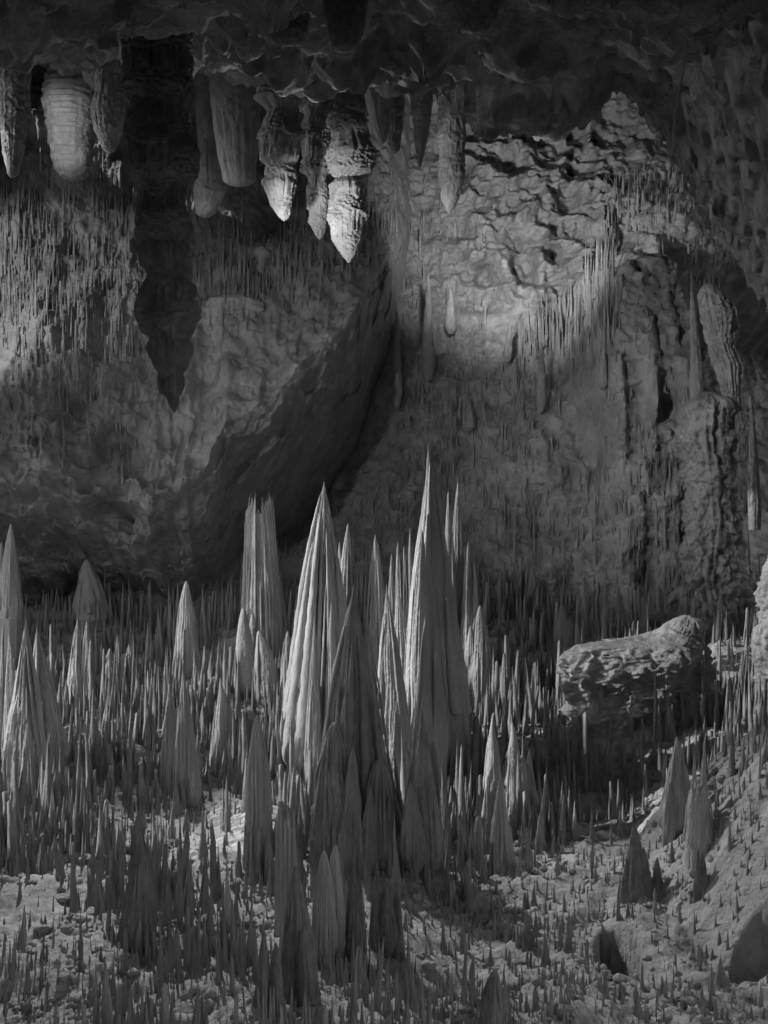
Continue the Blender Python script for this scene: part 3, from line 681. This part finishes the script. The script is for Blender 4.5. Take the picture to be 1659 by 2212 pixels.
# foreground
FG = 'foreground stalagmites'
cluster('black hooded stalagmite in the left foreground', [
    S(297, 1758, 306, 2030, 70, 421, p=0.6, fl_n=1.8, tuck=0.05, m=M_SHADECOL, **BIG), S(303, 1822, 294, 2120, 80, 422, dD=-0.5, p=0.55, fl_n=2.6, fl=0.25, m=M_SHADECOL, **BIG)], group=FG)
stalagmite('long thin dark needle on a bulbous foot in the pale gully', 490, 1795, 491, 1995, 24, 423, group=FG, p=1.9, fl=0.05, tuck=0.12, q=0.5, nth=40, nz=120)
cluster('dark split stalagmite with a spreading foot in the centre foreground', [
    S(640, 1868, 646, 2150, 74, 424, p=0.62, fl_n=2.2, fl=0.2, tuck=0.02, q=1, m=M_SHADECOL, **BIG), S(655, 2000, 668, 2165, 46, 425, dD=-0.2, p=0.6, m=M_SHADECOL, **MED), S(626, 2040, 624, 2150, 30, 426, p=0.7, m=M_SHADECOL, **MED)], group=FG)
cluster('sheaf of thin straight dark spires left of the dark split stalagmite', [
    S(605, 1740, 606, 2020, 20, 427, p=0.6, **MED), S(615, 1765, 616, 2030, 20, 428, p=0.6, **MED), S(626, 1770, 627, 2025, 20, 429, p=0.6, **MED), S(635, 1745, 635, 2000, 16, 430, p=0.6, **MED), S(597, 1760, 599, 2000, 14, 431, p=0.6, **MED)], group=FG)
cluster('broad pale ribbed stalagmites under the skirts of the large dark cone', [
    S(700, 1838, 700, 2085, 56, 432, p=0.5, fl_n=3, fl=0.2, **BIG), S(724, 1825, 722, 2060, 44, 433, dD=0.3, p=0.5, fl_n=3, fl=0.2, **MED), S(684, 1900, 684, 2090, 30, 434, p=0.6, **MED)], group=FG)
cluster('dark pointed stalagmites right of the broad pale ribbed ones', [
    S(762, 1830, 766, 2070, 40, 435, p=0.7, m=M_SHADECOL, **MED), S(775, 1880, 778, 2060, 30, 436, p=0.7, m=M_SHADECOL, **MED)], group=FG)
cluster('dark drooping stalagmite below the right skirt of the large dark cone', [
    S(836, 1900, 838, 2065, 56, 437, p=0.55, tuck=0.25, q=0.4, m=M_SHADECOL, **MED), S(815, 1860, 812, 2050, 30, 438, p=0.7, m=M_SHADECOL, **MED), S(858, 1880, 860, 2060, 26, 439, p=0.7, m=M_SHADECOL, **MED)], group=FG)
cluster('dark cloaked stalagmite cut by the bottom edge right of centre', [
    S(1068, 2095, 1062, 2290, 70, 441, p=0.5, fl_n=2.6, fl=0.2, m=M_SHADECOL, **BIG), S(1090, 2150, 1096, 2290, 44, 442, p=0.6, m=M_SHADECOL, **MED)], group=FG)
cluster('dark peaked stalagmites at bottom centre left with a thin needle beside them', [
    S(570, 2010, 568, 2190, 40, 443, p=0.6, m=M_SHADECOL, **MED), S(596, 2035, 596, 2200, 36, 444, p=0.55, m=M_SHADECOL, **MED)], group=FG)
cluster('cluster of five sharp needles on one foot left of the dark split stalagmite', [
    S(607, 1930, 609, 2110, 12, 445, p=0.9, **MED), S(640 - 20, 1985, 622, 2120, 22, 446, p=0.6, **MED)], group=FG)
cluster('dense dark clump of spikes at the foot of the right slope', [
    S(1372, 1780, 1374, 1930, 44, 451, p=0.6, m=M_SHADECOL, **MED), S(1390, 1830, 1394, 1950, 36, 452, p=0.6, m=M_SHADECOL, **MED), S(1354, 1850, 1352, 1950, 26, 453, p=0.7, m=M_SHADECOL, **MED), S(1420, 1850, 1420, 1940, 26, 454, p=0.7, m=M_SHADECOL, **MED)], group=FG)
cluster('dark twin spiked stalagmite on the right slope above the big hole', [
    S(1508, 1830, 1508, 1935, 22, 455, p=0.8, m=M_SHADECOL, **MED), S(1518, 1840, 1520, 1945, 26, 456, p=0.7, m=M_SHADECOL, **MED), S(1530, 1885, 1530, 1945, 18, 457, p=0.8, m=M_SHADECOL, **MED)], group=FG)
for (lab, ax, ay, bx, by, w, sd_) in [
    ('small dark fin shaped stalagmite on the open slope, bulging to its right', 1136, 1960, 1140, 2048, 30, 461),
    ('small thin dark stalagmite standing just right of the fin shaped one', 1176, 2000, 1180, 2085, 24, 462),
    ('stubby stalagmite on the pale slope above the fin shaped one', 1155, 1905, 1152, 1960, 18, 463),
    ('small pyramid stalagmite on the right slope left of the big hole', 1556, 2060, 1557, 2125, 28, 464),
    ('short rounded stalagmite beside the black pit', 1300, 1990, 1304, 2050, 34, 465),
    ('narrow white stalagmite on the slope below centre right', 1190, 2120, 1190, 2195, 12, 466),
    ('dark stalagmite at the lower right by the mouth of the black pit', 1375, 2130, 1378, 2200, 26, 467),
    ('thin tall dark spike at bottom centre', 910, 2080, 912, 2200, 16, 468),
    ('slender spike on the slope right of the thin tall dark spike', 968, 2075, 968, 2135, 14, 469),
    ('dark pillar spike at the left of the open slope', 1090, 1790, 1090, 1890, 20, 470)]:
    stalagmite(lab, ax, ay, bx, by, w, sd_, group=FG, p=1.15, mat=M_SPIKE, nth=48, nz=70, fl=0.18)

# ------------------------------------------------------------------ countable spikes: copies of a few kinds
rng = random.Random(7)
PROTO = []
for i in range(8):
    PROTO.append(spire_mesh('stalagmite', 1.0, 0.065 + 0.015 * (i % 3), 500 + i, M_SPIKE, fl_n=2.0 + 0.3 * i, fl=0.26, p=[0.75, 0.9, 1.1, 1.4, 0.8, 1.0, 1.6, 1.2][i], tuck=0.08 if i in (0, 4) else 0.0, q=0.7, nth=28, nz=44, rough=0.10, sink=0.05))
ZONES = [  # px range, row range, count, height in px, label, group
    ((-20, 520), (1440, 1640), 60, (50, 120), 'grey spike in the sunlit field left of the club shaped stalagmites', 'spikes of the middle left field'),
    ((-20, 600), (1680, 1850), 45, (50, 105), 'grey spike in the dense field below the bright white pair', 'spikes of the left field'),
    ((-20, 560), (1900, 2200), 40, (30, 70), 'dark spike in the left foreground around the black hooded stalagmite', 'spikes of the left foreground'),
    ((960, 1240), (1560, 1800), 45, (60, 130), 'grey spike in the dense field right of the tallest stalagmite', 'spikes right of the tallest stalagmite'),
    ((1180, 1430), (1600, 1830), 40, (50, 120), 'grey spike in the field below the low rock outcrop', 'spikes below the rock outcrop'),
    ((880, 1560), (1900, 2180), 45, (25, 70), 'small dark spike on the open slope around the black pit', 'small spikes on the open slope')]
def in_pit(x, y):
    return any(((x - a) / (rx * 1.2)) ** 2 + ((y - b) / (ry * 1.2)) ** 2 < 1 for a, b, rx, ry, _ in PIT_W)
for zi, (xr, yr, n, hr, lab, grp) in enumerate(ZONES):
    for i in range(n):
        px, row = rng.uniform(*xr), rng.uniform(*yr)
        D = floor_hit(px, row)
        p_ = P(px, row, D)
        if in_pit(p_[0], p_[1]): continue
        h = rng.uniform(*hr) * K * D * rng.uniform(0.6, 1.1)
        o = bpy.data.objects.new('stalagmite', PROTO[rng.randrange(8)])
        C.objects.link(o); o.location = p_
        wv = rng.uniform(0.6, 1.25) * min(1.0, 0.9 / h) ** 0.5
        o.scale = (h * wv, h * wv, h); o.rotation_euler = (rng.uniform(-.03, .03), rng.uniform(-.03, .03), rng.uniform(0, 6.28))
        tag(o, lab, 'stalagmite', grp)

# ------------------------------------------------------------------ countless small spikes (floor, walls): one mass each
R = np.random.RandomState(3)
def spike_mass(name, base, h, r, mat, label, sides=7, rings=6, seed=0, lean=0.04):
    n = len(base)
    t = np.concatenate([[0, 0.07], np.linspace(0.2, 0.96, rings - 2), [1.0]])[None, :, None]; rings = rings + 1
    th = np.linspace(0, 2 * math.pi, sides, endpoint=False)[None, None, :]
    pw = R.uniform(0.6, 1.7, (n, 1, 1))
    stump = np.where(R.uniform(0, 1, (n, 1, 1)) < 0.2, R.uniform(0.55, 0.85, (n, 1, 1)), 1.0)
    prof = np.where(t > 0.99, 0.0, (1 - t * stump) ** pw) * (np.where(t < 0.01, 0.35, 1.0) if sides < 7 else 1.0)
    rr = r[:, None, None] * prof * (1 + 0.28 * R.uniform(-1, 1, (n, rings, sides)) * (t < 0.97)) * (1 + 0.25 * R.uniform(-1, 1, (n, 1, sides)))
    ph = R.uniform(0, 6.28, (n, 1, 1))
    lx_ = R.normal(0, lean, (n, 1, 1)) * h[:, None, None] * t; ly_ = R.normal(0, lean, (n, 1, 1)) * h[:, None, None] * t
    X = base[:, 0, None, None] + rr * np.cos(th + ph) + lx_
    Y = base[:, 1, None, None] + rr * np.sin(th + ph) + ly_
    Zz = base[:, 2, None, None] - 0.06 + t * (h[:, None, None] + 0.06) + 0 * th
    V = np.stack([X, Y, Zz], -1).reshape(-1, 3)
    q = grid_quads(sides, rings, True)
    F = (q[None] + (np.arange(n) * sides * rings)[:, None, None]).reshape(-1, 4)
    o = link(name, build_mesh(name, V, F, mat))
    return tag(o, label, 'spikes', kind='stuff')

# floor: density falls towards the open slope at lower right
N = 40000
y = 9.0 * (36.0 / 9.0) ** R.uniform(0, 1, N)
x = R.uniform(-1, 1, N) * (y * 0.36 + 0.8)
px = x / (K * y) + CX
row = CY - floor_base(x, y) / (K * y)
clump = fbm(x * 0.8, y * 0.8, 0, 3, 301)
dens = 0.66 + 0.85 * clump
slope = sstep(900, 1250, px) * sstep(1760, 1900, row)
dens = dens * (0.42 + 0.58 * sstep(15, 20, y)) * (1 - 0.45 * (px > 1230) * (px < 1500) * sstep(1470, 1500, row) * sstep(1690, 1640, row))
dens = dens * (1 - 0.12 * slope) * (1 - 0.7 * sstep(1400, 1500, px) * (row > 1600))
gul = np.exp(-((px - (440 + (row - 1850) * 0.75)) / 75) ** 2) * sstep(1800, 1880, row) * sstep(2150, 2050, row)
dens = dens * (1 - 0.85 * gul)
keep = (R.uniform(0, 1, N) < dens)
for a, b, rx, ry, _ in PIT_W:
    keep &= ((x - a) / (rx * 1.15)) ** 2 + ((y - b) / (ry * 1.15)) ** 2 > 1
x, y, slope, clump = x[keep], y[keep], slope[keep], clump[keep]
h = np.exp(R.normal(-1.35, 0.62, len(x))) * (1 + 0.5 * clump) * (1 - 0.68 * slope) * (0.6 + y / 40)
near = sstep(20, 13, y)
h = np.clip(h * (1 - 0.35 * near), 0.06, 1.5 - 0.7 * near)
r = np.clip(h * R.uniform(0.05, 0.14, len(x)) * (1 - 0.25 * near), 0.010, 0.085 - 0.035 * near)
# a finer carpet of stubs on the nearer ground
n2 = 9000
y2 = 9.0 * (20.0 / 9.0) ** R.uniform(0, 1, n2); x2 = R.uniform(-1, 1, n2) * (y2 * 0.36 + 0.6)
ok = R.uniform(0, 1, n2) < 0.55 + 0.7 * fbm(x2 * 1.1, y2 * 1.1, 2, 3, 305)
for a, b, rx, ry, _ in PIT_W:
    ok &= ((x2 - a) / (rx * 1.15)) ** 2 + ((y2 - b) / (ry * 1.15)) ** 2 > 1
x2, y2 = x2[ok], y2[ok]
h2 = np.clip(np.exp(R.normal(-2.2, 0.5, len(x2))), 0.04, 0.35)
x = np.concatenate([x, x2]); y = np.concatenate([y, y2]); h = np.concatenate([h, h2])
r = np.concatenate([r, np.clip(h2 * R.uniform(0.08, 0.22, len(x2)), 0.008, 0.035)])
spike_mass('small_stalagmites', np.stack([x, y, floor_z(x, y)], -1), h, r, M_SPIKE, 'countless small grey spikes carpeting the cave floor')

# back wall
N = 20000
x = R.uniform(-6, 13, N); z = R.uniform(-3.2, 11.5, N)
yw = wall_y(x, z)
pxx = x / (K * yw) + CX; rw = CY - z / (K * yw)
d = 0.38 + 0.15 * (rw > 760) + 0.5 * fbm(x * 0.5, z * 0.5, 0, 3, 331)
low_ = (pxx < 330) * (rw > 1085) * (rw < 1170)
d = d + 1.3 * low_
line = np.interp(pxx, [1080, 1130, 1200, 1260, 1300, 1330, 1345], [720, 700, 650, 590, 490, 400, 330])
fr_ = sstep(1060, 1120, pxx) * sstep(1350, 1320, pxx) * sstep(0, 50, rw - line) * sstep(800, 720, rw)
d = d + 0.9 * fr_
d = d * (1 - 0.9 * sstep(980, 1060, pxx) * sstep(1330, 1250, pxx) * sstep(640, 580, rw - 0 * line) * (1 - fr_))
d = d * (1 - 0.95 * (pxx > 990) * (pxx < 1300) * (rw < line - 10) * (rw < 640))
d = d * (1 - 0.8 * sstep(1310, 1340, pxx) * (pxx < 1490) * (rw > 490) * (rw < 840))
d = np.where((pxx < 830) & (rw < 1080), d * 0.25, d)
d = d + 0.5 * sstep(1230, 1290, pxx) * sstep(900, 1000, rw)
k_ = R.uniform(0, 1, N) < d
x, z, yw, fr_ = x[k_], z[k_], yw[k_], fr_[k_]
h = np.clip(np.exp(R.normal(-0.95, 0.5, len(x))) * (1 + 1.3 * fr_ + 2.2 * low_[k_]), 0.12, 2.0)
spike_mass('wall_needles', np.stack([x, yw + 0.02 - 0.35 * fr_ * R.uniform(0, 1, len(x)), z - 0.3 * h], -1), h, np.clip(h * R.uniform(0.035, 0.08, len(x)), 0.018, 0.07), M_WALL, 'countless thin needles standing up along the back wall', sides=6, rings=5, lean=0.01)

# ledge
N = 11000
pu = R.uniform(-60, 860, N); v = R.uniform(0.0, 1.0, N)
lx, ly, lz = ledge_pt(pu, v)
rw = CY - lz / (K * ly)
d = (0.85 * sstep(860, 660, rw + np.maximum(0, pu - 420) * 0.55) + 0.25 * (pu < 300)) * sstep(330, 420, rw)
d = d * (1 - 0.8 * sstep(430, 470, pu) * sstep(500, 450, rw))
d = d * (0.75 + 0.5 * fbm(lx * 0.5, ly * 0.5, lz * 0.5, 3, 351))
k_ = R.uniform(0, 1, N) < d
lx, ly, lz = lx[k_], ly[k_], lz[k_]
h = np.clip(np.exp(R.normal(-0.9, 0.5, len(lx))), 0.15, 1.6)
spike_mass('ledge_needles', np.stack([lx, ly - 0.05, lz - 0.25 * h], -1), h, np.clip(h * R.uniform(0.035, 0.08, len(lx)), 0.02, 0.06), M_LEDGE, 'countless thin needles standing on the sloping rock ledge', sides=6, rings=5, lean=0.01)

# rubble and popcorn lumps on the floor
N = 30000
y = 9.0 * (32.0 / 9.0) ** R.uniform(0, 1, N); x = R.uniform(-1, 1, N) * (y * 0.36 + 0.8)
keep = R.uniform(0, 1, N) < 0.55 + 0.8 * fbm(x * 1.2, y * 1.2, 0, 3, 361)
for a, b, rx, ry, _ in PIT_W:
    keep &= ((x - a) / (rx * 1.0)) ** 2 + ((y - b) / (ry * 1.0)) ** 2 > 1
x, y = x[keep], y[keep]; n = len(x)
r = np.clip(np.exp(R.normal(-3.6, 0.5, n)), 0.012, 0.11)[:, None, None]
ph = np.linspace(0.05, math.pi * 0.97, 6)[None, :, None]; th = np.linspace(0, 2 * math.pi, 8, endpoint=False)[None, None, :]
rr = r * (1 + 0.28 * R.uniform(-1, 1, (n, 6, 8)))
sx_, sy_, sz_ = R.uniform(0.7, 1.4, (3, n, 1, 1))
V = np.stack([x[:, None, None] + rr * sx_ * np.sin(ph) * np.cos(th), y[:, None, None] + rr * sy_ * np.sin(ph) * np.sin(th),
              floor_z(x, y)[:, None, None] + 0.25 * r + rr * 0.75 * sz_ * np.cos(ph) + 0 * th], -1).reshape(-1, 3)
q = grid_quads(8, 6, True)[:, ::-1]
F = (q[None] + (np.arange(n) * 48)[:, None, None]).reshape(-1, 4)
tag(link('rubble', build_mesh('rubble', V, F, M_FLOOR)), 'pale rubble and popcorn lumps strewn over the cave floor', 'rubble', kind='stuff')

# ------------------------------------------------------------------ thin rope at upper right
pts = [P(a, b, 12.0) for a, b in [(1484, 60), (1482, 110), (1474, 165), (1464, 215), (1459, 250), (1455, 290), (1452, 335)]]
V, n8 = [], 8
for p_ in pts:
    for k in range(n8):
        a = 2 * math.pi * k / n8
        V.append(p_ + np.array([0.011 * math.cos(a), 0.011 * math.sin(a), 0]))
tag(link('rope', build_mesh('rope', np.array(V), grid_quads(n8, len(pts), True), M_ROPE)), 'thin pale rope hanging from the ceiling at upper right', 'rope')
